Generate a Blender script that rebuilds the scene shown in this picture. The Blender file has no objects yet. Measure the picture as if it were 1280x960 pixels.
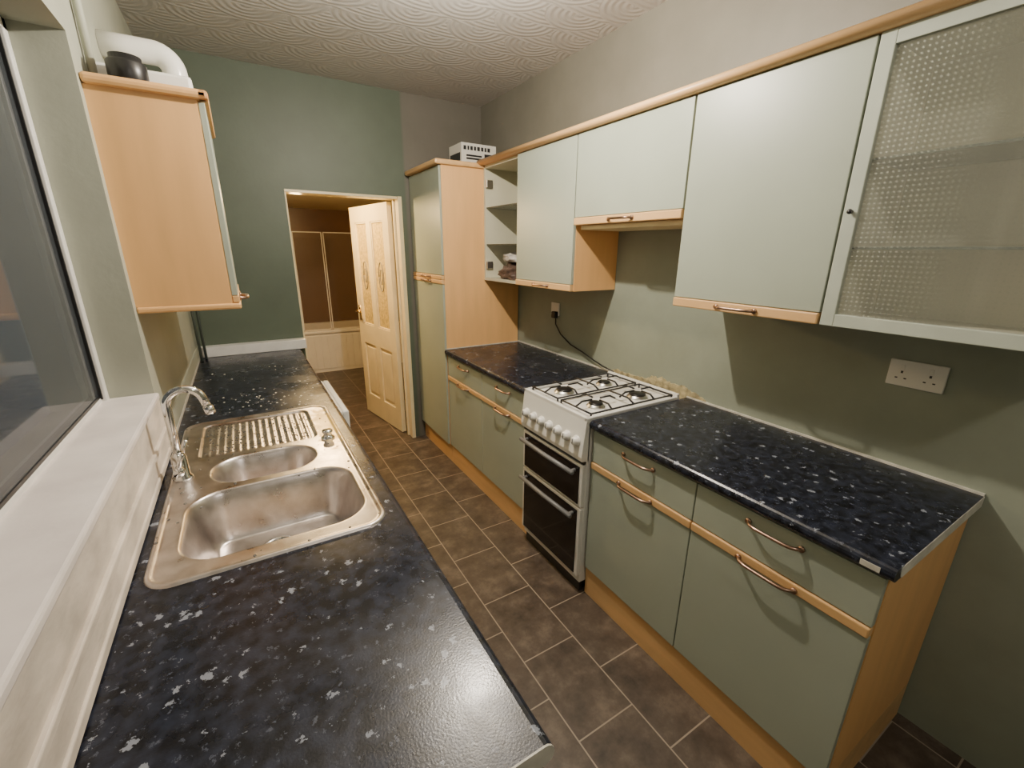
import bpy, bmesh, math, random
from mathutils import Vector, Matrix
random.seed(3)
SC=bpy.context.scene
COL=SC.collection
# ------------------------------------------------------------ materials
def newmat(name):
    m=bpy.data.materials.new(name); m.use_nodes=True
    nt=m.node_tree; b=nt.nodes['Principled BSDF']
    return m,nt,b
def N(nt,t,**kw):
    n=nt.nodes.new(t)
    for k,v in kw.items():
        if k in n.inputs.keys(): n.inputs[k].default_value=v
        else: setattr(n,k,v)
    return n
def obco(nt,scale=(1,1,1)):
    g=nt.nodes.new('ShaderNodeNewGeometry')
    mp=nt.nodes.new('ShaderNodeMapping'); mp.inputs['Scale'].default_value=scale
    nt.links.new(g.outputs['Position'],mp.inputs['Vector'])
    return mp.outputs['Vector']
def c4(c): return (c[0],c[1],c[2],1)
def ramp(nt,fac,stops):
    r=nt.nodes.new('ShaderNodeValToRGB')
    e=r.color_ramp.elements
    while len(e)<len(stops): e.new(0.5)
    for i,(p,c) in enumerate(stops):
        e[i].position=p; e[i].color=c4(c)
    nt.links.new(fac,r.inputs['Fac'])
    return r.outputs['Color']
def mth(nt,op,a,bb=None,cc=None):
    n=nt.nodes.new('ShaderNodeMath'); n.operation=op
    for i,x in enumerate((a,bb,cc)):
        if x is None: continue
        if isinstance(x,(int,float)): n.inputs[i].default_value=x
        else: nt.links.new(x,n.inputs[i])
    return n.outputs[0]
def simple(name,c,rough=.5,metal=0,var=.08,nscale=6,bump=0,bscale=80,stretch=(1,1,1),**kw):
    m,nt,b=newmat(name)
    v=obco(nt,stretch)
    n=N(nt,'ShaderNodeTexNoise',Scale=nscale,Detail=5.0)
    nt.links.new(v,n.inputs['Vector'])
    lo=tuple(x*(1-var) for x in c); hi=tuple(min(1,x*(1+var)) for x in c)
    nt.links.new(ramp(nt,n.outputs['Fac'],[(.3,lo),(.7,hi)]),b.inputs['Base Color'])
    b.inputs['Roughness'].default_value=rough; b.inputs['Metallic'].default_value=metal
    for k,vv in kw.items(): b.inputs[k].default_value=vv
    if bump:
        n2=N(nt,'ShaderNodeTexNoise',Scale=bscale,Detail=3.0); nt.links.new(v,n2.inputs['Vector'])
        bp=N(nt,'ShaderNodeBump',Strength=bump,Distance=.005)
        nt.links.new(n2.outputs['Fac'],bp.inputs['Height']); nt.links.new(bp.outputs['Normal'],b.inputs['Normal'])
    return m
def twopaint(name,axis,thr,ca,cb,soft=.01):
    """wall painted in two colours, ca below thr on the axis, cb above"""
    m,nt,b=newmat(name)
    v=obco(nt)
    s=nt.nodes.new('ShaderNodeSeparateXYZ'); nt.links.new(v,s.inputs[0])
    mr=nt.nodes.new('ShaderNodeMapRange'); mr.inputs['From Min'].default_value=thr-soft; mr.inputs['From Max'].default_value=thr+soft
    nt.links.new(s.outputs[axis],mr.inputs['Value'])
    mx=N(nt,'ShaderNodeMix',data_type='RGBA'); nt.links.new(mr.outputs[0],mx.inputs[0]); mx.inputs[6].default_value=c4(ca); mx.inputs[7].default_value=c4(cb)
    n=N(nt,'ShaderNodeTexNoise',Scale=2.5,Detail=7.0,Roughness=.6); nt.links.new(v,n.inputs['Vector'])
    rr=ramp(nt,n.outputs['Fac'],[(.3,(.80,.80,.78)),(.7,(1.0,)*3)])
    m2=N(nt,'ShaderNodeMix',data_type='RGBA',blend_type='MULTIPLY'); m2.inputs[0].default_value=1
    nt.links.new(mx.outputs[2],m2.inputs[6]); nt.links.new(rr,m2.inputs[7])
    nt.links.new(m2.outputs[2],b.inputs['Base Color']); b.inputs['Roughness'].default_value=.5
    n2=N(nt,'ShaderNodeTexNoise',Scale=45.0,Detail=3.0); nt.links.new(v,n2.inputs['Vector'])
    bp=N(nt,'ShaderNodeBump',Strength=.10,Distance=.004)
    nt.links.new(n2.outputs['Fac'],bp.inputs['Height']); nt.links.new(bp.outputs['Normal'],b.inputs['Normal'])
    return m
M={}
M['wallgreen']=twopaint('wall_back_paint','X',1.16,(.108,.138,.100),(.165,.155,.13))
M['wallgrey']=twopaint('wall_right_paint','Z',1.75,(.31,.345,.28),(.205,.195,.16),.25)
M['wallpale']=simple('wall_pale_paint',(.39,.405,.33),.6,var=.10,nscale=3,bump=.12,bscale=50)
M['sage']=simple('sage_door',(.355,.395,.325),.38,var=.05,nscale=3)
M['wood']=simple('beech_wood',(.78,.45,.185),.45,var=.06,nscale=3,stretch=(6,6,.8))
M['woodh']=simple('beech_wood_rail',(.68,.42,.19),.4,var=.10,nscale=3,stretch=(6,.8,6))
M['carcass']=simple('cabinet_interior',(.60,.58,.44),.5,var=.04)
M['white']=simple('white_enamel',(.80,.79,.75),.25,var=.03)
M['upvc']=simple('white_upvc',(.78,.77,.74),.35,var=.06,nscale=12)
M['sill']=simple('sill_paint',(.82,.76,.73),.4,var=.08,nscale=9,bump=.2,bscale=30)
M['cream']=simple('cream_gloss',(.80,.68,.42),.35,var=.06)
M['black']=simple('black_enamel',(.012,.012,.013),.35,var=.1)
M['blackgl']=simple('oven_glass',(.015,.012,.012),.08,var=.1)
M['copper']=simple('copper_handle',(.40,.26,.19),.28,1.0,var=.1)
M['chrome']=simple('chrome',(.78,.78,.77),.09,1.0,var=.02)
M['alu']=simple('aluminium',(.55,.55,.52),.35,1.0,var=.06)
M['plast']=simple('plaster_stain',(.42,.36,.21),.8,var=.5,nscale=26,bump=.8,bscale=60)
M['caulk']=simple('caulk',(.62,.60,.53),.5,var=.2,nscale=20)
M['brown']=simple('bathroom_brown_tile',(.14,.065,.03),.3,var=.15,nscale=3)
M['bathw']=simple('bath_white',(.80,.75,.66),.3,var=.03)
M['grey']=simple('grey_plastic',(.18,.18,.18),.4)
M['bag']=simple('crumpled_bag',(.10,.065,.055),.4,var=.6,nscale=25,bump=1,bscale=30)
M['bagw']=simple('plastic_bag',(.5,.48,.45),.4,var=.3,nscale=25,bump=1,bscale=30)
M['pipe']=simple('painted_pipe',(.10,.12,.10),.4)
M['ledge']=simple('chipped_wood',(.70,.63,.55),.6,var=.22,nscale=14,bump=.4,bscale=40,stretch=(1,.5,1))

def worktop_mat():
    m,nt,b=newmat('black_speckled_laminate')
    v=obco(nt)
    def warped(scale,amt,st=(1,1,1)):
        nw=N(nt,'ShaderNodeTexNoise',Scale=scale,Detail=4.0,Roughness=.75); nt.links.new(v,nw.inputs['Vector'])
        mx=nt.nodes.new('ShaderNodeVectorMath'); mx.operation='SCALE'; mx.inputs['Scale'].default_value=amt
        nt.links.new(nw.outputs['Color'],mx.inputs[0])
        ad=nt.nodes.new('ShaderNodeVectorMath'); ad.operation='ADD'
        nt.links.new(v,ad.inputs[0]); nt.links.new(mx.outputs[0],ad.inputs[1]); return ad.outputs[0]
    w1=warped(70.0,.040)
    def flakes(vec,scale,thr,keep):
        vo=N(nt,'ShaderNodeTexVoronoi',Scale=scale); nt.links.new(vec,vo.inputs['Vector'])
        sp=nt.nodes.new('ShaderNodeSeparateColor'); nt.links.new(vo.outputs['Color'],sp.inputs[0])
        lt=mth(nt,'LESS_THAN',vo.outputs['Distance'],mth(nt,'MULTIPLY',sp.outputs[1],thr))
        gt=mth(nt,'GREATER_THAN',sp.outputs[0],keep)
        return mth(nt,'MULTIPLY',lt,gt)
    f1=flakes(w1,42,.38,.72); f2=flakes(w1,100,.42,.62)
    n=N(nt,'ShaderNodeTexNoise',Scale=38.0,Detail=6.0); nt.links.new(v,n.inputs['Vector'])
    base=ramp(nt,n.outputs['Fac'],[(.38,(.005,.006,.010)),(.66,(.022,.027,.046))])
    m1=N(nt,'ShaderNodeMix',data_type='RGBA'); nt.links.new(f2,m1.inputs[0]); nt.links.new(base,m1.inputs[6]); m1.inputs[7].default_value=(.065,.075,.105,1)
    m2=N(nt,'ShaderNodeMix',data_type='RGBA'); nt.links.new(f1,m2.inputs[0]); nt.links.new(m1.outputs[2],m2.inputs[6]); m2.inputs[7].default_value=(.23,.255,.31,1)
    nt.links.new(m2.outputs[2],b.inputs['Base Color'])
    n3=N(nt,'ShaderNodeTexNoise',Scale=7.0,Detail=6.0); nt.links.new(v,n3.inputs['Vector'])
    rr=ramp(nt,n3.outputs['Fac'],[(.3,(.20,)*3),(.7,(.36,)*3)]); nt.links.new(rr,b.inputs['Roughness'])
    b.inputs['Specular IOR Level'].default_value=.38
    bp=N(nt,'ShaderNodeBump',Strength=.12,Distance=.002); n4=N(nt,'ShaderNodeTexNoise',Scale=260.0); nt.links.new(v,n4.inputs['Vector'])
    nt.links.new(n4.outputs['Fac'],bp.inputs['Height']); nt.links.new(bp.outputs['Normal'],b.inputs['Normal'])
    return m
M['top']=worktop_mat()
def steel_mat():
    m,nt,b=newmat('stained_stainless_steel')
    v=obco(nt)
    n=N(nt,'ShaderNodeTexNoise',Scale=16.0,Detail=7.0); nt.links.new(v,n.inputs['Vector'])
    col=ramp(nt,n.outputs['Fac'],[(.3,(.52,.47,.44)),(.7,(.76,.71,.68))])
    dd=nt.nodes.new('ShaderNodeVectorMath'); dd.operation='SUBTRACT'; dd.inputs[1].default_value=(.212,1.80,.9); nt.links.new(v,dd.inputs[0])
    sc=nt.nodes.new('ShaderNodeVectorMath'); sc.operation='MULTIPLY'; sc.inputs[1].default_value=(20,4.2,1); nt.links.new(dd.outputs[0],sc.inputs[0])
    ln=nt.nodes.new('ShaderNodeVectorMath'); ln.operation='LENGTH'; nt.links.new(sc.outputs[0],ln.inputs[0])
    n5=N(nt,'ShaderNodeTexNoise',Scale=30.0,Detail=5.0); nt.links.new(v,n5.inputs['Vector'])
    k=mth(nt,'ADD',ln.outputs['Value'],mth(nt,'MULTIPLY',n5.outputs['Fac'],1.6))
    mr=nt.nodes.new('ShaderNodeMapRange'); mr.inputs['From Min'].default_value=1.9; mr.inputs['From Max'].default_value=1.5; nt.links.new(k,mr.inputs['Value'])
    mx=N(nt,'ShaderNodeMix',data_type='RGBA'); nt.links.new(mr.outputs[0],mx.inputs[0]); nt.links.new(col,mx.inputs[6]); mx.inputs[7].default_value=(.62,.43,.14,1)
    nt.links.new(mx.outputs[2],b.inputs['Base Color'])
    nt.links.new(mth(nt,'SUBTRACT',1.0,mth(nt,'MULTIPLY',mr.outputs[0],.85)),b.inputs['Metallic'])
    nt.links.new(ramp(nt,n.outputs['Fac'],[(.3,(.26,)*3),(.7,(.40,)*3)]),b.inputs['Roughness'])
    vo=N(nt,'ShaderNodeTexVoronoi',Scale=150.0); nt.links.new(v,vo.inputs['Vector'])
    rr=ramp(nt,vo.outputs['Distance'],[(.15,(1,)*3),(.4,(0,)*3)])
    bp=N(nt,'ShaderNodeBump',Strength=.07,Distance=.002); nt.links.new(rr,bp.inputs['Height'])
    nt.links.new(bp.outputs['Normal'],b.inputs['Normal'])
    return m
M['steel']=steel_mat()
def ceiling_mat():
    m,nt,b=newmat('artex_ceiling')
    g=nt.nodes.new('ShaderNodeNewGeometry'); s=nt.nodes.new('ShaderNodeSeparateXYZ'); nt.links.new(g.outputs['Position'],s.inputs[0])
    def q(op,*a): return mth(nt,op,*a)
    nw=N(nt,'ShaderNodeTexNoise',Scale=4.0,Detail=2.0); nt.links.new(g.outputs['Position'],nw.inputs['Vector'])
    wob=q('MULTIPLY',q('SUBTRACT',nw.outputs['Fac'],.5),.12)
    X=q('ADD',q('DIVIDE',q('ADD',s.outputs['X'],10.0),.34),wob); Y=q('ADD',q('DIVIDE',q('ADD',s.outputs['Y'],10.0),.19),wob)
    row=q('FLOOR',Y); off=q('MULTIPLY',q('MODULO',row,2.0),.5)
    fx=q('SUBTRACT',q('FRACT',q('ADD',X,off)),.5)
    fy=q('MULTIPLY',q('FRACT',Y),.19/.34)
    d1=q('SQRT',q('ADD',q('MULTIPLY',fx,fx),q('MULTIPLY',fy,fy)))
    fx2=q('SUBTRACT',q('FRACT',q('ADD',q('ADD',X,off),.5)),.5)
    fy2=q('ADD',fy,.19/.34)
    d2=q('SQRT',q('ADD',q('MULTIPLY',fx2,fx2),q('MULTIPLY',fy2,fy2)))
    sel=q('LESS_THAN',d1,.5)
    d=q('ADD',q('MULTIPLY',d1,sel),q('MULTIPLY',d2,q('SUBTRACT',1.0,sel)))
    h=q('ADD',q('MULTIPLY',q('SINE',q('MULTIPLY',d,62.0)),.5),q('MULTIPLY',d,3.0))
    bp=N(nt,'ShaderNodeBump',Strength=.32,Distance=.005); nt.links.new(h,bp.inputs['Height'])
    nt.links.new(bp.outputs['Normal'],b.inputs['Normal'])
    b.inputs['Base Color'].default_value=(.46,.445,.42,1); b.inputs['Roughness'].default_value=.7
    return m
M['ceil']=ceiling_mat()
def floor_mat():
    m,nt,b=newmat('brown_slate_tiles')
    g=nt.nodes.new('ShaderNodeNewGeometry'); s=nt.nodes.new('ShaderNodeSeparateXYZ'); nt.links.new(g.outputs['Position'],s.inputs[0])
    c=nt.nodes.new('ShaderNodeCombineXYZ')
    nt.links.new(mth(nt,'ADD',s.outputs['Y'],9.917),c.inputs[0]); nt.links.new(mth(nt,'ADD',s.outputs['X'],9.998),c.inputs[1])
    br=N(nt,'ShaderNodeTexBrick',offset=.5,Scale=1.0)
    br.inputs['Mortar Size'].default_value=.003; br.inputs['Brick Width'].default_value=.345; br.inputs['Row Height'].default_value=.25
    br.inputs['Mortar Smooth'].default_value=.3
    nt.links.new(c.outputs[0],br.inputs['Vector'])
    n=N(nt,'ShaderNodeTexNoise',Scale=8.0,Detail=9.0,Roughness=.68); nt.links.new(g.outputs['Position'],n.inputs['Vector'])
    t=ramp(nt,n.outputs['Fac'],[(.32,(.040,.030,.024)),(.52,(.088,.067,.052)),(.72,(.17,.133,.105))])
    nt.links.new(t,br.inputs['Color1']); nt.links.new(t,br.inputs['Color2']); br.inputs['Mortar'].default_value=(.30,.25,.20,1)
    nt.links.new(br.outputs['Color'],b.inputs['Base Color'])
    b.inputs['Roughness'].default_value=.40
    bp=N(nt,'ShaderNodeBump',Strength=.25,Distance=.003); nt.links.new(n.outputs['Fac'],bp.inputs['Height']); nt.links.new(bp.outputs['Normal'],b.inputs['Normal'])
    return m
M['floor']=floor_mat()
def glass_mat(name,tint,fac,dots=False,rough=.03):
    m=bpy.data.materials.new(name); m.use_nodes=True; nt=m.node_tree; nt.nodes.clear()
    o=nt.nodes.new('ShaderNodeOutputMaterial'); tr=nt.nodes.new('ShaderNodeBsdfTransparent')
    p=N(nt,'ShaderNodeBsdfPrincipled'); p.inputs['Base Color'].default_value=c4(tint); p.inputs['Roughness'].default_value=rough
    p.inputs['Specular IOR Level'].default_value=.8
    mx=nt.nodes.new('ShaderNodeMixShader'); nt.links.new(tr.outputs[0],mx.inputs[1]); nt.links.new(p.outputs[0],mx.inputs[2])
    mx.inputs[0].default_value=fac
    if dots:
        g=nt.nodes.new('ShaderNodeNewGeometry')
        sc=N(nt,'ShaderNodeVectorMath',operation='SCALE'); sc.inputs['Scale'].default_value=1/.0125
        nt.links.new(g.outputs['Position'],sc.inputs[0])
        fr=N(nt,'ShaderNodeVectorMath',operation='FRACTION'); nt.links.new(sc.outputs[0],fr.inputs[0])
        s=nt.nodes.new('ShaderNodeSeparateXYZ'); nt.links.new(fr.outputs[0],s.inputs[0])
        c=nt.nodes.new('ShaderNodeCombineXYZ'); nt.links.new(s.outputs[1],c.inputs[0]); nt.links.new(s.outputs[2],c.inputs[1])
        di=N(nt,'ShaderNodeVectorMath',operation='DISTANCE'); di.inputs[1].default_value=(.5,.5,0); nt.links.new(c.outputs[0],di.inputs[0])
        s2=nt.nodes.new('ShaderNodeSeparateXYZ'); nt.links.new(g.outputs['Position'],s2.inputs[0])
        mr=nt.nodes.new('ShaderNodeMapRange'); mr.inputs['From Min'].default_value=.40; mr.inputs['From Max'].default_value=.54; mr.inputs['To Min'].default_value=.03; mr.inputs['To Max'].default_value=.24
        nt.links.new(s2.outputs['Y'],mr.inputs['Value'])
        lt=mth(nt,'LESS_THAN',di.outputs['Value'],.17)
        nt.links.new(mth(nt,'ADD',mth(nt,'MULTIPLY',lt,mr.outputs[0]),fac),mx.inputs[0])
    nt.links.new(mx.outputs[0],o.inputs[0]); return m
M['dotglass']=glass_mat('dotted_cabinet_glass',(.68,.70,.60),.10,True)
M['shelfglass']=glass_mat('glass_shelf',(.10,.13,.10),.7)
M['shelfedge']=simple('glass_shelf_edge',(.06,.075,.06),.2)
M['winglass']=glass_mat('night_window_glass',(.085,.098,.11),.6,False,.05)
M['screen']=glass_mat('shower_glass',(.35,.28,.2),.12)
M['doorglass']=simple('frosted_amber_glass',(.62,.46,.17),.3,var=.3,nscale=40,bump=.8,bscale=70)
def emit(name,c,s):
    m,nt,b=newmat(name); b.inputs['Base Color'].default_value=c4(c); b.inputs['Emission Color'].default_value=c4(c); b.inputs['Emission Strength'].default_value=s
    return m
M['bulb']=emit('bulb_glow',(1,.85,.65),12)
# ------------------------------------------------------------ mesh helpers
def fin(name,bm,mat,parent=None,smooth=False):
    me=bpy.data.meshes.new(name); bmesh.ops.recalc_face_normals(bm,faces=bm.faces); bm.to_mesh(me); bm.free()
    if smooth:
        for p in me.polygons: p.use_smooth=True
    ob=bpy.data.objects.new(name,me); COL.objects.link(ob)
    mats=mat if isinstance(mat,list) else [mat]
    for q in mats: me.materials.append(M[q] if isinstance(q,str) else q)
    if parent: ob.parent=parent
    return ob
def addbox(bm,x0,x1,y0,y1,z0,z1,bev=0,mi=0):
    vs=[bm.verts.new((x,y,z)) for x in (x0,x1) for y in (y0,y1) for z in (z0,z1)]
    fs=[]
    for f in ((0,1,3,2),(4,6,7,5),(0,4,5,1),(2,3,7,6),(0,2,6,4),(1,5,7,3)):
        fc=bm.faces.new([vs[i] for i in f]); fc.material_index=mi; fs.append(fc)
    if bev:
        es=list({e for f in fs for e in f.edges})
        bmesh.ops.bevel(bm,geom=es,offset=bev,segments=2,affect='EDGES',profile=.5)
def box(name,x0,x1,y0,y1,z0,z1,mat,parent=None,bev=0):
    bm=bmesh.new(); addbox(bm,x0,x1,y0,y1,z0,z1,bev); return fin(name,bm,mat,parent)
def boxes(name,lst,mat,parent=None,bev=0):
    bm=bmesh.new()
    for b in lst: addbox(bm,*b[:6],bev,b[6] if len(b)>6 else 0)
    return fin(name,bm,mat,parent)
def empty(name,loc=(0,0,0),rz=0):
    e=bpy.data.objects.new(name,None); e.empty_display_size=.1; e.location=loc; e.rotation_euler=(0,0,rz); COL.objects.link(e); return e
def addtube(bm,pts,r,seg=12,cap=True):
    pts=[Vector(p) for p in pts]; rings=[]
    rs=r if isinstance(r,(list,tuple)) else [r]*len(pts)
    t0=(pts[1]-pts[0]).normalized(); n=t0.orthogonal().normalized()
    for i,p in enumerate(pts):
        if i==0: t=t0
        elif i==len(pts)-1: t=(pts[i]-pts[i-1]).normalized()
        else:
            t=((pts[i]-pts[i-1]).normalized()+(pts[i+1]-pts[i]).normalized()).normalized()
        n=(n-t*n.dot(t)).normalized(); b=t.cross(n)
        rings.append([bm.verts.new(p+(n*math.cos(a)+b*math.sin(a))*rs[i]) for a in [2*math.pi*k/seg for k in range(seg)]])
    for i in range(len(rings)-1):
        for k in range(seg):
            bm.faces.new([rings[i][k],rings[i][(k+1)%seg],rings[i+1][(k+1)%seg],rings[i+1][k]])
    if cap: bm.faces.new(rings[0][::-1]); bm.faces.new(rings[-1])
def tube(name,pts,r,mat,parent=None,seg=12):
    bm=bmesh.new(); addtube(bm,pts,r,seg); o=fin(name,bm,mat,parent,True)
    return o
def arc(c,r,a0,a1,u,v,n=10):
    c=Vector(c);u=Vector(u);v=Vector(v)
    return [c+u*r*math.cos(a0+(a1-a0)*i/n)+v*r*math.sin(a0+(a1-a0)*i/n) for i in range(n+1)]
def lathe(name,prof,loc,mat,parent=None,axis='Z',seg=24):
    bm=bmesh.new(); rings=[]
    for (r,h) in prof:
        ring=[]
        for k in range(seg):
            a=2*math.pi*k/seg; x,y=max(r,1e-4)*math.cos(a),max(r,1e-4)*math.sin(a)
            if axis=='Z': p=(x,y,h)
            elif axis=='X': p=(h,x,y)
            else: p=(x,h,y)
            ring.append(bm.verts.new(Vector(loc)+Vector(p)))
        rings.append(ring)
    for i in range(len(rings)-1):
        for k in range(seg): bm.faces.new([rings[i][k],rings[i][(k+1)%seg],rings[i+1][(k+1)%seg],rings[i+1][k]])
    bm.faces.new(rings[0]); bm.faces.new(rings[-1])
    return fin(name,bm,mat,parent,True)
def addprofile(bm,pts,y0,y1):
    a=[bm.verts.new((x,y0,z)) for x,z in pts]; b=[bm.verts.new((x,y1,z)) for x,z in pts]
    n=len(pts); bm.faces.new(a); bm.faces.new(b[::-1])
    for i in range(n): bm.faces.new([a[i],a[(i+1)%n],b[(i+1)%n],b[i]])

# ------------------------------------------------------------ dimensions
XL,XR=-.305,1.808
YB,YN=3.48,-1.5
ZC=2.66; CT=.90
# ------------------------------------------------------------ room shell
box('floor',-.7,2.1,YN-.1,7.0,-.08,0,'floor')
box('ceiling',-.56,1.93,YN-.1,YB+.12,ZC,ZC+.1,'ceil')
box('wall_right',XR,XR+.12,YN-.1,YB+.12,0,ZC,'wallgrey')
box('wall_front',-.56,XR,YN-.1,YN,0,ZC,'wallgrey')
WY0,WY1,WZ0,WZ1=.15,1.808,1.10,2.14
boxes('wall_left',[(-.56,XL,YN,WY0,0,ZC),(-.56,XL,WY1,YB,0,ZC),(-.56,XL,WY0,WY1,0,WZ0),(-.56,XL,WY0,WY1,WZ1,ZC)],'wallpale')
DX0,DX1,DZ=.33,1.12,1.965
boxes('wall_back',[(-.56,DX0,YB,YB+.12,0,ZC),(DX1,XR,YB,YB+.12,0,ZC),(DX0,DX1,YB,YB+.12,DZ,ZC)],'wallgreen')
boxes('trim_doorframe',[(DX0,DX0+.010,YB+.002,YB+.125,0,DZ),(DX1-.03,DX1,YB-.02,YB+.125,0,DZ),(DX0,DX1,YB-.004,YB+.125,DZ-.018,DZ),
      (DX1-.045,DX1-.03,YB+.06,YB+.085,0,DZ-.02)],'cream',bev=.002)
# window
w=empty('window_1')
fx0,fx1=-.475,-.418
fr=.035
boxes('frame',[(fx0,fx1,WY0,WY0+fr,WZ0+.02,WZ1),(fx0,fx1,WY1-.03,WY1,WZ0+.02,WZ1),(fx0,fx1,WY0,WY1,WZ1-.03,WZ1),(fx0,fx1-.012,WY0,WY1,WZ0+.02,WZ0+.034),
   (fx0,fx1,.72,.775,WZ0+.02,WZ1)],'upvc',w,bev=.003)
boxes('seal',[(fx0+.018,fx1-.008,WY1-.037,WY1-.029,WZ0+.03,WZ1-.03),(fx0+.018,fx1-.014,WY0+fr,WY1-.03,WZ0+.033,WZ0+.042)],'black',w)
box('pane',-.440,-.434,WY0+.02,WY1-.02,WZ0+.03,WZ1-.02,'winglass',w)
# sill + boarding below
boxes('trim_windowsill',[(-.475,-.292,WY0,WY1-.001,WZ0,WZ0+.022)],'sill',bev=.006)
boxes('trim_sill_apron',[(XL,-.299,.1,1.83,.903,1.098),(XL,-.290,.1,1.80,.985,1.002),(XL,-.294,.1,1.80,.903,.925)],'ledge',bev=.003)
box('trim_boxing_back',XL,.335,3.40,YB,CT,.965,'upvc',bev=.003)
box('trim_worktop_seal_left',XL,XL+.008,1.83,3.40,CT,.915,'caulk')
box('trim_plaster_left',XL,XL+.006,1.83,3.40,.915,.985,'wallpale')
# ------------------------------------------------------------ left worktop + units
def bull(x0,x1,z0,z1,side=1):
    r=(z1-z0)/2; cz=(z0+z1)/2; rr=r*.9
    if side>0:
        p=[(x0,z0),(x1-rr,z0)]+[(x1-rr+rr*math.cos(a),cz+r*math.sin(a)) for a in [-math.pi/2+math.pi*i/8 for i in range(1,8)]]+[(x1-rr,z1),(x0,z1)]
    else:
        p=[(x1,z0),(x0+rr,z0)]+[(x0+rr-rr*math.cos(a),cz+r*math.sin(a)) for a in [-math.pi/2+math.pi*i/8 for i in range(1,8)]]+[(x0+rr,z1),(x1,z1)]
    return p
LY0,LY1=.36,3.40
XF=.297
hx0,hx1,hy0,hy1=-.235,.215,1.06,2.045
wl=empty('worktop')
bm=bmesh.new()
addprofile(bm,bull(XL,XF,CT-.04,CT),LY0,hy0); addprofile(bm,bull(XL,XF,CT-.04,CT),hy1,LY1)
addprofile(bm,bull(hx1,XF,CT-.04,CT),hy0,hy1); addbox(bm,XL,hx0,hy0,hy1,CT-.04,CT)
fin('laminate',bm,'top',wl)
bm=bmesh.new(); addprofile(bm,bull(XL,XF,CT-.04,CT),LY0-.003,LY0); fin('end_cap',bm,'caulk',wl)
# debris on the far part of the worktop
bm=bmesh.new()
for i in range(70):
    x=random.uniform(-.24,.26); y=random.uniform(2.1,3.0)
    if random.random()<.5: x=random.gauss(.03,.06); y=random.gauss(2.28,.06)
    s=random.uniform(.0015,.006)
    bmesh.ops.create_icosphere(bm,subdivisions=1,radius=s,matrix=Matrix.Translation((x,y,CT+s*.25))@Matrix.Diagonal((1,random.uniform(.6,2.2),.3,1)))
fin('plaster_crumbs',bm,'caulk',wl)
# left base units
def bow(y0,y1,z,xf,dx,parent,name='handle'):
    bm=bmesh.new()
    c=(y0+y1)/2; hw=(y1-y0)/2
    pts=[]
    for i in range(17):
        t=-1+i/8; pts.append((xf+dx*(.004+.022*(1-t**6)),c+hw*t,z))
    addtube(bm,[(xf,y0,z)]+pts+[(xf,y1,z)],.0052,10)
    for yy in (y0,y1): addtube(bm,[(xf,yy,z),(xf+dx*.006,yy,z)],.009,12)
    return fin(name,bm,'copper',parent,True)
RZ0,RZ1=.676,.706
def left_unit(y0,y1):
    e=empty('base_cabinet')
    t=.018
    boxes('carcass',[(-.29,.25,y0,y0+t,.15,.858),(-.29,.25,y1-t,y1,.15,.858),(-.29,.25,y0+t,y1-t,.15,.168),(-.29,-.285,y0+t,y1-t,.168,.858)],'wood',e)
    boxes('plinth',[(.19,.21,y0,y1,0,.15),(-.28,.19,y0,y0+t,0,.15)],'woodh',e)
    box('door',.251,.27,y0+.002,y1-.002,.155,RZ0-.002,'sage',e,.002)
    box('rail',.251,.274,y0+.002,y1-.002,RZ0,RZ1,'woodh',e,.003)
    box('drawer',.251,.27,y0+.002,y1-.002,RZ1+.003,.853,'sage',e,.002)
    c=(y0+y1)/2
    bow(c-.08,c+.08,RZ0+.015,.274,1,e); bow(c-.075,c+.075,.81,.27,1,e,'handle_drawer')
for a,b in ((.38,.95),(.95,1.50),(1.50,2.06),(2.70,3.38)): left_unit(a,b)
# washing machine
wm=empty('washing_machine')
box('body',-.22,.325,2.08,2.68,.012,.848,'white',wm,.012)
lathe('porthole_ring',[(.17,0),(.175,.015),(.155,.03),(.135,.03),(.13,.012)],(.325,2.38,.45),'grey',wm,'X',32)
lathe('porthole_glass',[(.132,.01),(.12,.022),(.05,.035),(0,.037)],(.325,2.38,.45),'blackgl',wm,'X',32)
box('control_strip',.325,.352,2.085,2.675,.72,.845,'white',wm,.006)
lathe('dial',[(.025,0),(.024,.018),(0,.02)],(.352,2.38,.785),'grey',wm,'X')
box('detergent_drawer',.352,.357,2.52,2.66,.74,.83,'white',wm,.002)
for i,(fx,fy) in enumerate(((-.18,2.12),(-.18,2.64),(.28,2.12),(.28,2.64))): lathe('foot_%d'%i,[(.02,0),(.02,.014)],(fx,fy,0),'black',wm)
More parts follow.
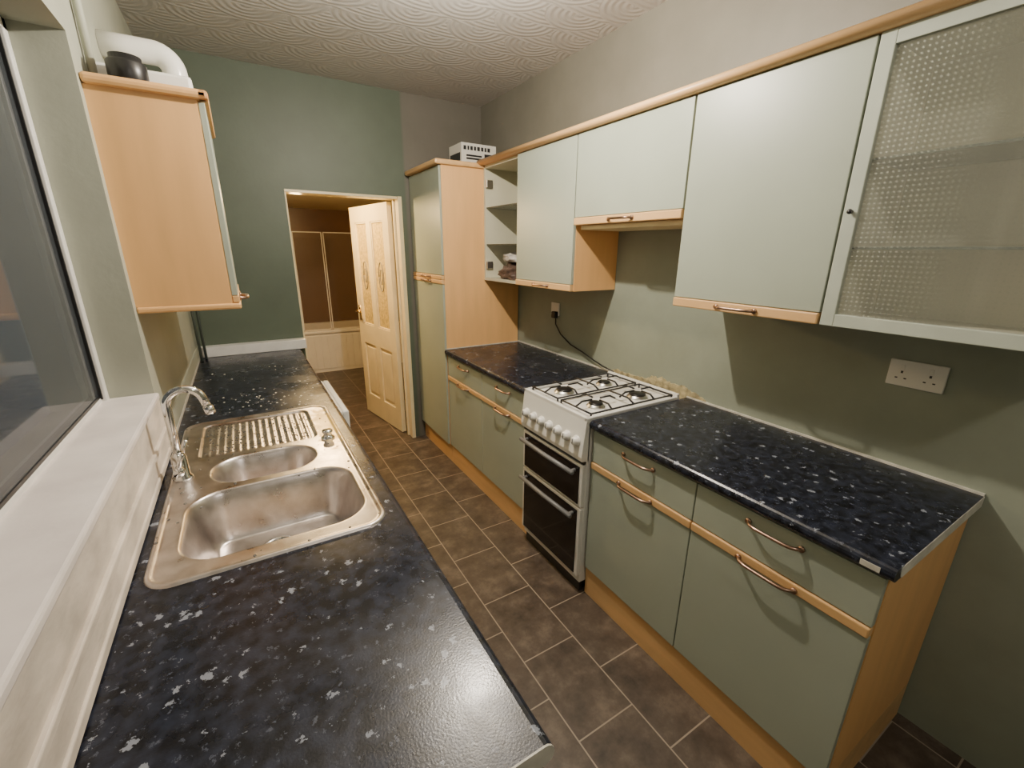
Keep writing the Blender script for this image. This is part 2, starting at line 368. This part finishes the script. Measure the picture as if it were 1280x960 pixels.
# ------------------------------------------------------------ sink
def sdrr(x,y,x0,x1,y0,y1,r):
    cx,cy=(x0+x1)/2,(y0+y1)/2; hx,hy=(x1-x0)/2-r,(y1-y0)/2-r
    dx,dy=abs(x-cx)-hx,abs(y-cy)-hy
    return math.hypot(max(dx,0),max(dy,0))+min(max(dx,dy),0)-r
def ss(a,b,x):
    t=min(1,max(0,(x-a)/(b-a))); return t*t*(3-2*t)
def sinkz(x,y):
    d=sdrr(x,y,-.278,.25,1.015,2.07,.065)
    if d>0: z=-.003-.03*min(1,d/.01)
    else: z=.006-.0045*ss(.010,.020,-d)-.009*(1-ss(0,.006,-d))
    z2=0
    m=sdrr(x,y,-.212,.203,1.088,1.412,.085)
    if m<.012: z2-=.142*ss(-.012,.05,-m)+ (.006*ss(0,.2,-m))
    h=sdrr(x,y,-.165,.130,1.462,1.650,.088)
    if h<.01: z2-=.10*ss(-.01,.045,-h)
    q=sdrr(x,y,-.215,.165,1.69,2.035,.035)
    if q<0:
        k=ss(0,.008,-q); z2-=.0065*k
        z2+=.0032*k*ss(.012,.03,-q)*(math.cos((x+.025)*2*math.pi/.0235)*.5+.5)
    return z+z2
sk=empty('kitchen_sink')
bm=bmesh.new(); st=.0040; x0,x1,y0,y1=-.286,.262,1.005,2.08
nx=int((x1-x0)/st); ny=int((y1-y0)/st)
g=[[bm.verts.new((x0+(x1-x0)*i/nx,y0+(y1-y0)*j/ny,CT+sinkz(x0+(x1-x0)*i/nx,y0+(y1-y0)*j/ny))) for j in range(ny+1)] for i in range(nx+1)]
for i in range(nx):
    for j in range(ny):
        bm.faces.new([g[i][j],g[i+1][j],g[i+1][j+1],g[i][j+1]])
fin('steel_basin',bm,'steel',sk,True)
zb=CT+sinkz(-.02,1.27)
lathe('strainer_flange',[(.045,.001),(.044,.005),(.036,.006),(.033,.002),(.030,-.001)],(-.02,1.275,zb),'chrome',sk)
lathe('strainer_well',[(.031,.0015),(.0,.0016)],(-.02,1.275,zb),'black',sk)
lathe('strainer_knob',[(.012,.002),(.013,.006),(.006,.008),(.007,.018),(0,.02)],(-.02,1.275,zb),'chrome',sk)
bm=bmesh.new()
for k in range(8):
    a=k*math.pi/4; addtube(bm,[(-.02+.013*math.cos(a),1.275+.013*math.sin(a),zb+.004),(-.02+.03*math.cos(a),1.275+.03*math.sin(a),zb+.004)],.0022,6)
fin('strainer_spokes',bm,'chrome',sk)
zh=CT+sinkz(-.015,1.556)
lathe('small_waste',[(.034,.001),(.033,.004),(.026,.004),(.02,.002),(0,.0015)],(-.015,1.556,zh),'chrome',sk)
lathe('waste_control_knob',[(.024,.0),(.024,.006),(.016,.009),(.014,.022),(.019,.026),(.018,.034),(0,.037)],(.195,1.66,CT+.001),'chrome',sk)
bm=bmesh.new()
for i in range(460):
    if i<320: x=random.uniform(-.2,.15); y=random.uniform(1.70,2.02)
    else: x=random.uniform(-.27,.24); y=random.uniform(1.03,2.05)
    r=random.uniform(.0018,.0048)
    z=CT+sinkz(x,y)
    if z<CT-.02: continue
    bmesh.ops.create_uvsphere(bm,u_segments=8,v_segments=5,radius=r,matrix=Matrix.Translation((x,y,z))@Matrix.Diagonal((1,random.uniform(.8,1.6),.4,1)))
fin('water_droplets',bm,simple('droplet',(.22,.21,.20),.05,0.6),sk,True)
# tap
tp=empty('kitchen_tap')
tx,ty=-.243,1.56
lathe('base',[(.027,.0),(.027,.008),(.021,.014),(.020,.075),(.014,.085),(.012,.09)],(tx,ty,CT+.002),'chrome',tp)
R=.046
pts=[(tx,ty,CT+.08),(tx,ty,CT+.16),(tx,ty,CT+.235)]+arc((tx+R,ty,CT+.24),R,math.pi,0.25,(1,0,0),(0,0,1),14)[1:]
e_=Vector(pts[-1]); pts.append(e_+Vector((.008,0,-.03)))
tube('spout',pts,.0115,'chrome',tp,16)
tube('nozzle',[e_+Vector((.008,0,-.028)),e_+Vector((.013,0,-.052))],.0135,'chrome',tp,16)
for s in (-1,1):
    tube('valve_%d'%(s+1),[(tx,ty+s*.015,CT+.045),(tx,ty+s*.055,CT+.045)],[.013,.014],'chrome',tp)
    tube('lever_%d'%(s+1),[(tx,ty+s*.047,CT+.045),(tx+.008,ty+s*.052,CT+.08),(tx+.02,ty+s*.058,CT+.105)],[.008,.006,.0065],'chrome',tp)
# ------------------------------------------------------------ left wall cupboard with boiler
lc=empty('wall_cupboard')
cy0,cy1=1.85,2.45; cb0,ct0=1.40,2.03
boxes('carcass',[(XL,-.037,cy0,cy0+.018,cb0,ct0),(XL,-.037,cy1-.018,cy1,cb0,ct0),(XL,-.037,cy0+.018,cy1-.018,cb0,cb0+.015),(XL,-.037,cy0+.018,1.978,ct0-.018,ct0)],'wood',lc)
box('door',-.036,-.018,cy0+.002,cy1-.002,cb0+.027,ct0-.005,'sage',lc,.002)
box('bottom_rail',-.036,-.014,cy0+.002,cy1-.002,cb0+.002,cb0+.026,'woodh',lc,.003)
boxes('light_pelmet',[(XL,-.012,cy0-.006,cy1,cb0-.02,cb0)],'wood',lc,bev=.006)
boxes('cornice',[(XL,-.005,cy0-.018,cy0+.02,ct0,ct0+.028),(-.04,-.005,cy0-.018,cy1,ct0,ct0+.028)],'wood',lc,bev=.01)
bow(cy0+.02,cy0+.15,cb0+.016,-.014,1,lc)
bo=empty('boiler')
box('case',XL+.004,-.045,1.99,2.42,1.42,2.13,'white',bo,.01)
tube('flue',[(-.10,2.30,2.125),(-.10,2.30,2.215)]+arc((-.155,2.30,2.215),.055,0,math.pi/2,(1,0,0),(0,0,1),8)[1:]+[(-.22,2.30,2.27),(XL+.001,2.30,2.27)],.040,'white',bo,20)
lathe('flue_collar',[(.05,0),(.05,.025)],(-.10,2.30,2.128),'white',bo)
bp_=empty('expansion_vessel')
lathe('body',[(.03,0),(.048,.01),(.05,.06),(.050,.085),(.046,.09),(.040,.092),(.040,.105),(.0,.107)],(-.203,1.925,ct0),'black',bp_)
tube('heating_pipe',[(-.29,1.96,ct0),(-.29,1.96,2.3),(-.29,1.96,ZC)],.011,'wallpale')
bm=bmesh.new()
for yy,xx in ((3.30,-.285),(3.36,-.265)): addtube(bm,[(xx,yy,CT),(xx,yy,1.4),(xx,yy,2.2)],.008)
fin('copper_pipes',bm,'pipe',None,True)
# ------------------------------------------------------------ right base units
DF=1.20 # door front X
def right_unit(y0,y1,end=False):
    e=empty('base_cabinet'); t=.018
    boxes('carcass',[(DF+.02,1.80,y0,y0+t,.15,.858),(DF+.02,1.80,y1-t,y1,.15,.858),(DF+.02,1.80,y0+t,y1-t,.15,.168),(1.795,1.80,y0+t,y1-t,.168,.858),(DF+.02,1.8,y0+t,y1-t,.84,.858)],'wood',e)
    boxes('plinth',[(DF+.012,DF+.03,y0,y1,0,.149)]+([(DF+.03,1.80,y0,y0+t,0,.149)] if end else []),'woodh',e)
    box('door',DF,DF+.019,y0+.002,y1-.002,.155,RZ0-.002,'sage',e,.002)
    box('rail',DF-.006,DF+.019,y0+.002,y1-.002,RZ0,RZ1,'woodh',e,.004)
    box('drawer',DF,DF+.019,y0+.002,y1-.002,RZ1+.003,.853,'sage',e,.002)
    c=(y0+y1)/2
    bow(c-.082,c+.082,RZ0+.012,DF-.006,-1,e); bow(c-.075,c+.075,.818,DF,-1,e,'handle_drawer')
right_unit(.262,.78,True); right_unit(.78,1.295)
right_unit(1.80,2.338); right_unit(2.338,2.872)
wr=empty('worktop')
bm=bmesh.new(); addprofile(bm,bull(1.178,1.806,CT-.038,CT,-1),.247,1.297); fin('laminate',bm,'top',wr)
bm=bmesh.new(); addprofile(bm,bull(1.21,1.806,CT-.036,CT-.001,-1),.2455,.2468); fin('end_cap',bm,'caulk',wr)
boxes('maker_label',[(1.1768,1.178,.275,.315,.874,.889)],'caulk',wr)
wr2=empty('worktop')
bm=bmesh.new(); addprofile(bm,bull(1.178,1.806,CT-.038,CT,-1),1.798,2.874); fin('laminate',bm,'top',wr2)
boxes('trim_worktop_seal_right',[(1.799,XR,.247,1.297,CT,.907),(1.799,XR,1.798,2.874,CT,.907),(1.19,1.80,2.868,2.874,CT,.905)],'caulk')
# ragged patch of bare plaster behind the cooker
bm=bmesh.new(); top=[]; hh=.03
for i in range(81):
    y=1.19+.66*i/80; t=i/80
    hh=max(.02,min(.085,hh+random.uniform(-.009,.009)+(.0015 if t<.5 else -.001)))
    top.append((y,.905+hh*math.sin(math.pi*min(1,max(0,t)))**.35))
fr_=[bm.verts.new((1.803,y,z)) for y,z in top]+[bm.verts.new((1.803,1.85,.86)),bm.verts.new((1.803,1.19,.86))]
bk_=[bm.verts.new((XR,v.co.y,v.co.z)) for v in fr_]
bm.faces.new(fr_); bm.faces.new(bk_[::-1])
for i in range(len(fr_)): j=(i+1)%len(fr_); bm.faces.new([fr_[i],fr_[j],bk_[j],bk_[i]])
fin('trim_wall_plaster',bm,'plast')
# ------------------------------------------------------------ cooker
ck=empty('gas_cooker')
ky0,ky1=1.303,1.791; kx=1.17
boxes('body',[(kx+.01,1.745,ky0,ky1,.06,.885)],'white',ck,bev=.004)
boxes('hob_rim',[(kx-.004,1.755,ky0-.001,ky0+.014,.885,.912),(kx-.004,1.755,ky1-.014,ky1+.001,.885,.912),(kx-.004,kx+.018,ky0,ky1,.885,.912),(1.735,1.755,ky0,ky1,.885,.925)],'white',ck,bev=.004)
box('hob_plate',kx+.01,1.74,ky0+.01,ky1-.01,.884,.898,'white',ck)
bm=bmesh.new(); addprofile(bm,[(kx+.02,.705),(kx-.018,.71),(kx-.022,.73),(kx-.004,.895),(kx+.02,.905)],ky0,ky1); fin('control_panel',bm,'white',ck)
box('panel_gap',kx-.004,kx+.012,ky0+.004,ky1-.004,.690,.706,'black',ck)
for i in range(7):
    y=ky0+.045+i*(ky1-ky0-.09)/6
    bm=bmesh.new(); z=.795; x=kx-.015
    n=Vector((-1,0,.11)).normalized(); p=Vector((x,y,z))
    addtube(bm,[p-n*.002,p+n*.006,p+n*.007,p+n*.022,p+n*.026],[.024,.024,.019,.017,.012],20)
    fin('knob_%d'%i,bm,'white',ck,True)
    tube('knob_mark_%d'%i,[p+n*.026+Vector((0,0,-.012)),p+n*.027+Vector((0,0,.012))],.0025,'grey',ck,6)
def oven_door(nm,z0,z1):
    box(nm+'_door',kx-.008,kx+.012,ky0+.003,ky1-.003,z0,z1,'white',ck,.004)
    box(nm+'_glass',kx-.012,kx-.006,ky0+.022,ky1-.022,z0+.012,z1-.012,'blackgl',ck,.002)
    zz=z1-.035
    bm=bmesh.new()
    addtube(bm,[(kx-.012,ky0+.05,zz),(kx-.04,ky0+.05,zz)],.008,8); addtube(bm,[(kx-.012,ky1-.05,zz),(kx-.04,ky1-.05,zz)],.008,8)
    addtube(bm,[(kx-.042,ky0+.03,zz),(kx-.046,(ky0+ky1)/2,zz),(kx-.042,ky1-.03,zz)],.011,10)
    fin(nm+'_handle',bm,'grey',ck,True)
oven_door('grill',.475,.685); oven_door('oven',.10,.465)
box('base_plinth',kx+.02,kx+.04,ky0+.01,ky1-.01,.0,.09,'black',ck)
boxes('feet',[(kx+.05,kx+.09,ky0+.02,ky0+.06,0,.06),(kx+.05,kx+.09,ky1-.06,ky1-.02,0,.06),(1.66,1.70,ky0+.02,ky0+.06,0,.06),(1.66,1.70,ky1-.06,ky1-.02,0,.06)],'black',ck)
by=[ky0+.125,ky1-.125]; bx=[kx+.155,kx+.425]
for i,x in enumerate(bx):
    for j,y in enumerate(by):
        r=.036+.008*((i+j)%2)
        lathe('burner_%d%d'%(i,j),[(r+.008,0),(r+.008,.006),(r,.008),(r,.014)],(x,y,.897),'alu',ck)
        lathe('burner_cap_%d%d'%(i,j),[(r-.004,.013),(r-.004,.02),(r-.01,.023),(0,.024)],(x,y,.897),'black',ck)
for j,y in enumerate(by):
    bm=bmesh.new(); q=.105; zt=.936; r=.0045
    xa,xb=kx+.035,kx+.55
    ya,yb=y-q,y+q
    addtube(bm,[(xa,ya,zt-.018),(xb,ya,zt-.018),(xb,yb,zt-.018),(xa,yb,zt-.018),(xa,ya,zt-.018)],r,8)
    xm=(xa+xb)/2; addtube(bm,[(xm,ya,zt-.018),(xm,ya+.04,zt),(xm,yb-.04,zt),(xm,yb,zt-.018)],r,8)
    for x in bx:
        for sx,sy in ((1,0),(-1,0),(0,1),(0,-1)):
            ex=x+sx*.12; ey=y+sy*q
            if sx: ex=min(max(ex,xa),xb)
            addtube(bm,[(ex,ey,zt-.018),(x+sx*.085,y+sy*.08,zt),(x+sx*.025,y+sy*.025,zt)],r,8)
    for x in (xa,xb):
        for yy in (ya,yb): addtube(bm,[(x,yy,.897),(x,yy,zt-.016)],r,8)
    fin('pan_support_%d'%j,bm,'black',ck,True)
# ------------------------------------------------------------ tall cabinet
tc=empty('tall_larder_cabinet'); t0,t1=2.878,3.468
boxes('carcass',[(DF+.0,1.80,t0,t0+.018,.15,2.11),(DF+.02,1.80,t1-.018,t1,.15,2.11),(DF+.02,1.80,t0+.018,t1-.018,2.09,2.11),(DF+.02,1.8,t0+.018,t1-.018,.15,.168),(1.79,1.80,t0+.018,t1-.018,.168,2.09)],'wood',tc)
box('plinth',DF+.012,DF+.03,t0,t1,0,.149,'woodh',tc)
box('lower_door',DF-.015,DF+.0,t0+.002,t1-.002,.155,1.355,'sage',tc,.002)
boxes('rails',[(DF-.021,DF+.0,t0+.002,t1-.002,1.358,1.386),(DF-.021,DF+.0,t0+.002,t1-.002,1.388,1.416)],'woodh',tc,.004)
box('upper_door',DF-.015,DF+.0,t0+.002,t1-.002,1.419,2.105,'sage',tc,.002)
bow(3.09,3.25,1.372,DF-.021,-1,tc); bow(3.09,3.25,1.402,DF-.021,-1,tc,'handle_upper')
boxes('cornice',[(DF-.045,1.80,t0-.02,t1,2.11,2.142)],'woodh',tc,bev=.01)
# cardboard box on top
cb=empty('cardboard_box')
bxm=simple('box_print_white',(.56,.55,.51),.6,var=.05)
boxes('carton',[(1.36,1.62,2.90,3.10,2.143,2.262)],bxm,cb,bev=.002)
bm=bmesh.new()
x=1.375
for wd in (.024,.016,.022,.019,.024,.021,.017,.024): 
    addbox(bm,x,x+wd*.8,2.8985,2.8999,2.220,2.244); x+=wd+.005
for k in range(2): addbox(bm,1.395,1.51,2.8985,2.8999,2.182-k*.018,2.193-k*.018)
addbox(bm,1.53,1.61,2.8985,2.8999,2.152,2.205)
addbox(bm,1.3585,1.3599,2.92,3.08,2.155,2.205)
fin('printing',bm,'black',cb)
# ------------------------------------------------------------ upper units right
UF=1.488; UB=1.38; UT=2.128
def shell(e,y0,y1,z0,z1,mat,inner=False):
    t=.018
    boxes('carcass',[(UF+.02,1.805,y0,y0+t,z0,z1),(UF+.02,1.805,y1-t,y1,z0,z1),(UF+.02,1.805,y0+t,y1-t,z0,z0+t),(UF+.02,1.805,y0+t,y1-t,z1-t,z1),(1.80,1.805,y0+t,y1-t,z0+t,z1-t)],mat,e)
def wall_unit(y0,y1,z0):
    e=empty('wall_cabinet'); shell(e,y0,y1,z0,UT,'wood')
    box('door',UF,UF+.019,y0+.002,y1-.002,z0+.036,UT-.002,'sage',e,.002)
    box('rail',UF-.006,UF+.019,y0+.002,y1-.002,z0,z0+.034,'woodh',e,.004)
    c=(y0+y1)/2; bow(c-.072,c+.072,z0+.017,UF-.006,-1,e)
    return e
wall_unit(.652,1.192,UB)
hd=wall_unit(1.196,1.852,1.712)
boxes('extractor_hood',[(UF+.03,1.80,1.215,1.835,1.690,1.711)],'cream',bev=.003)
wall_unit(1.856,2.408,UB)
def gshelf(e,z,y0,y1):
    box('glass_shelf_%d'%(z*100),UF+.03,1.798,y0,y1,z,z+.007,'shelfglass',e)
    box('glass_shelf_edge_%d'%(z*100),UF+.0285,UF+.030,y0,y1,z,z+.007,'shelfedge',e)
# open unit
ou=empty('open_wall_cabinet'); shell(ou,2.412,2.872,UB,UT,'carcass')
for z in (1.62,1.86): gshelf(ou,z,2.432,2.852)
boxes('hinges',[(UF+.022,UF+.07,2.832,2.853,1.46,1.51),(UF+.022,UF+.07,2.832,2.853,1.99,2.04)],'alu',ou,bev=.003)
def blob(name,c,s,mat,seed,parent=None):
    from mathutils import noise
    random.seed(seed); bm=bmesh.new(); bmesh.ops.create_icosphere(bm,subdivisions=4,radius=1)
    for v in bm.verts:
        p=v.co.copy(); k=1+.35*noise.noise(p*2.2+Vector((seed,0,0)))+.18*noise.noise(p*6)
        q=Vector((p.x*s[0],p.y*s[1],p.z*s[2]))*k
        q.z=max(q.z,-s[2]*.55); v.co=Vector(c)+q
    return fin(name,bm,mat,parent,True)
blob('crumpled_bag',(1.62,2.59,UB+.0185+.0385),(.10,.14,.07),'bag',2,ou)
blob('plastic_bag',(1.62,2.60,UB+.018+.135),(.085,.12,.04),'bagw',5,ou)
# glass unit (near)
gu=empty('glass_wall_cabinet'); gy0,gy1=.10,.648
shell(gu,gy0,gy1,UB,UT,'carcass')
fw=.036
boxes('door_frame',[(UF,UF+.019,gy0,gy0+fw,UB,UT),(UF,UF+.019,gy1-fw,gy1,UB,UT),(UF,UF+.019,gy0+fw,gy1-fw,UB,UB+fw),(UF,UF+.019,gy0+fw,gy1-fw,UT-fw,UT)],simple('frosted_frame',(.44,.48,.41),.3),gu,bev=.002)
box('door_glass',UF+.007,UF+.012,gy0+fw,gy1-fw,UB+fw,UT-fw,'dotglass',gu)
for z in (1.60,1.83): gshelf(gu,z,gy0+.02,gy1-.02)
lathe('knob',[(.005,0),(.004,-.006),(.007,-.010),(.006,-.014),(0,-.015)],(UF,gy1-.02,1.70),'black',gu,'X',16)
# cornice
bm=bmesh.new()
cp=[(UF+.03,UT),(UF-.012,UT)]+[(UF-.014-.018*math.sin(a),UT+.016-.016*math.cos(a)) for a in [math.pi*i/8 for i in range(9)]]+[(UF+.03,UT+.034)]
addprofile(bm,cp,.08,2.874); fin('trim_cornice_right',bm,'woodh',None,True)
# ------------------------------------------------------------ sockets
s1=empty('double_socket')
sy,sz=.476,1.217
box('plate',XR-.010,XR,sy-.073,sy+.073,sz-.043,sz+.043,'white',s1,.003)
for d in (-.036,.036):
    boxes('rocker',[(XR-.0125,XR-.010,sy+d-.005,sy+d+.005,sz+.012,sz+.028)],'white',s1,bev=.001)
    boxes('pins',[(XR-.0108,XR-.0099,sy+d-.003,sy+d+.003,sz+.0,sz+.008),(XR-.0108,XR-.0099,sy+d-.015,sy+d-.008,sz-.018,sz-.014),(XR-.0108,XR-.0099,sy+d+.008,sy+d+.015,sz-.018,sz-.014)],'black',s1)
s2=empty('single_socket')
box('plate',XR-.010,XR,2.36,2.446,1.165,1.251,'white',s2,.003)
box('rocker',XR-.0125,XR-.010,2.398,2.408,1.225,1.241,'white',s2)
pl=empty('plug_and_cable')
box('plug',XR-.040,XR-.0105,2.362,2.405,1.15,1.195,'black',pl,.006)
tube('cable',[(1.79,2.38,1.155),(1.785,2.37,1.11),(1.785,2.31,1.05),(1.785,2.20,1.0),(1.785,2.08,.975),(1.785,1.97,.945),(1.785,1.88,.925),(1.785,1.795,.915),(1.785,1.77,.85),(1.785,1.75,.6)],.0045,'black',pl,8)
# ------------------------------------------------------------ bathroom beyond
bx0,bx1,byf=-.6,1.98,6.88
box('wall_bathroom_back',bx0,bx1,byf,byf+.1,0,2.3,'brown')
box('wall_bathroom_left',bx0-.1,bx0,YB+.12,byf+.1,0,2.3,'brown')
box('wall_bathroom_right',bx1,bx1+.1,YB+.12,byf+.1,0,2.3,'cream')
bm=bmesh.new()
yy=YB+.12
while yy<byf:
    addbox(bm,bx0,bx1,yy+.004,min(yy+.096,byf),2.10,2.13); yy+=.1
addbox(bm,bx0-.1,bx1+.1,YB+.12,byf,2.112,2.2)
fin('ceiling_bathroom',bm,'cream')
bt=empty('bathtub'); a0,a1=bx0+.012,bx1-.012; b1=byf-.012
boxes('front_panel',[(a0,a1,6.12,6.13,.0,.52)]+[(a0+.005+i*.08+.006,a0+.005+i*.08+.074,6.105,6.121,.05,.49) for i in range(31)],'bathw',bt,)
boxes('rim',[(a0,a1,6.09,6.18,.52,.56),(a0,a1,6.80,b1,.52,.56),(a0,a0+.08,6.18,6.80,.52,.56),(a1-.08,a1,6.18,6.80,.52,.56)],'bathw',bt,bev=.01)
boxes('basin',[(a0+.07,a1-.07,6.17,6.81,.15,.17),(a0+.07,a0+.09,6.17,6.81,.17,.53),(a1-.09,a1-.07,6.17,6.81,.17,.53),(a0+.09,a1-.09,6.17,6.185,.17,.53),(a0+.09,a1-.09,6.795,6.81,.17,.53)],'bathw',bt)
sh=empty('shower_screen')
bm=bmesh.new()
for a,b in ((.60,.935),(.95,1.32)):
    for q in ((a,a+.009,.562,1.78),(b-.009,b,.562,1.78)): addbox(bm,q[0],q[1],6.13,6.15,q[2],q[3])
    addbox(bm,a,b,6.13,6.15,1.772,1.782); addbox(bm,a,b,6.13,6.15,.562,.575)
fin('frame',bm,'bathw',sh)
box('glass',.61,1.31,6.138,6.142,.58,1.765,'screen',sh)
# door
dr=empty('door_1',(1.068,3.625,0.008),math.radians(99.5))
L=.765; H=1.93; T=.02
st=.10
fr=[(0,st),(L/2-.045,L/2+.045),(L-st,L)]
lst=[(a,b,-T,T,0,H) for a,b in fr]
for a,b in ((st,L/2-.045),(L/2+.045,L-st)):
    for z0,z1 in ((0,.20),(.72,.90),(1.80,H)): lst.append((a,b,-T,T,z0,z1))
boxes('frame',lst,'cream',dr)
pan=[];gl=[];mo=[]
for a,b in ((st,L/2-.045),(L/2+.045,L-st)):
    pan.append((a,b,-.008,.008,.20,.72)); pan.append((a+.03,b-.03,-.016,.016,.235,.685))
    gl.append((a,b,-.005,.005,.90,1.80))
    for q in ((a,a+.014,.90,1.80),(b-.014,b,.90,1.80),(a,b,.90,.914),(a,b,1.786,1.80)): mo.append((q[0],q[1],-.015,.015,q[2],q[3]))
boxes('lower_panels',pan,'cream',dr,bev=.004)
boxes('glass_panels',gl,'doorglass',dr)
boxes('mouldings',mo,'cream',dr,bev=.003)
bm=bmesh.new()
for a,b in ((st,L/2-.045),(L/2+.045,L-st)):
    c=(a+b)/2
    for s in (-.007,.007):
        addtube(bm,[(c+.045*math.cos(t),s,1.35+.12*math.sin(t)) for t in [2*math.pi*i/24 for i in range(25)]],.004,6)
        addtube(bm,[(c+.022*math.cos(t),s,1.35+.06*math.sin(t)) for t in [2*math.pi*i/24 for i in range(25)]],.003,6)
fin('glass_leading',bm,'grey',dr,True)
hb=bmesh.new()
for s in (-1,1):
    addbox(hb,L-.075,L-.035,min(s*T,s*(T+.006)),max(s*T,s*(T+.006)),.93,1.07)
    addtube(hb,[(L-.055,s*(T+.004),1.02),(L-.055,s*(T+.045),1.02),(L-.16,s*(T+.05),1.02)],.009,8)
fin('lever_handle',hb,simple('brass',(.7,.5,.2),.25,1.0),dr,True)
boxes('hinges',[(-.012,.004,-.03,-.015,z,z+.09) for z in (.2,1.0,1.7)],'alu',dr)
# ------------------------------------------------------------ lights
def plight(name,loc,power,color,rad,e):
    ld=bpy.data.lights.new(name,'POINT'); ld.energy=power; ld.color=color; ld.shadow_soft_size=rad
    lo=bpy.data.objects.new(name,ld); lo.location=loc; lo.parent=e; COL.objects.link(lo)
def lamp(name,loc,power,color,rad,parentname):
    e=empty(parentname)
    x,y,z=loc
    lathe('ceiling_rose',[(.05,ZC-.025),(.055,ZC-.01),(.055,ZC-.001)],(x,y,0),'white',e)
    tube('flex',[(x,y,z+.09),(x,y,ZC-.02)],.004,'white',e,8)
    lathe('holder',[(.012,.10),(.02,.09),(.02,.055)],(x,y,z),'white',e)
    lathe('bulb',[(.015,.055),(.02,.04),(.03,.015),(.032,-.005),(.024,-.026),(0,-.033)],(x,y,z),'bulb',e)
    plight(name,(x,y,z-.07),power,color,rad,e)
lamp('kitchen_bulb_light',(.74,1.52,2.46),100,(1,.89,.74),.02,'near_fill_lamp')
lamp('near_fill_light',(.70,-.7,2.44),20,(1,.92,.84),.04,'near_fill_lamp')  # added fill lamp, unseen behind the camera, lifts the near units and sill
be=empty('bathroom_ceiling_lamp')
lathe('dome',[(.11,2.099),(.108,2.085),(.08,2.065),(.04,2.055),(0,2.052)],(.45,3.95,0),'bulb',be)
plight('bath_bulb_light',(.45,3.95,1.98),75,(1,.68,.30),.06,be)
wd=bpy.data.worlds.new('night'); wd.use_nodes=True; wd.node_tree.nodes['Background'].inputs[0].default_value=(.10,.13,.18,1); wd.node_tree.nodes['Background'].inputs[1].default_value=.6
SC.world=wd
# ------------------------------------------------------------ camera
cd=bpy.data.cameras.new('camera'); cd.sensor_width=36; cd.sensor_fit='HORIZONTAL'; cd.lens=545/1280*36; cd.clip_start=.02
cam=bpy.data.objects.new('camera',cd); COL.objects.link(cam)
r=Vector((.8557,-.5176,.0086)).normalized(); f=Vector((.4969,.8177,-.2944)); f=(f-r*f.dot(r)).normalized(); u=r.cross(f)
cam.matrix_world=Matrix(((r.x,u.x,-f.x,0),(r.y,u.y,-f.y,0),(r.z,u.z,-f.z,1.59),(0,0,0,1)))
SC.camera=cam
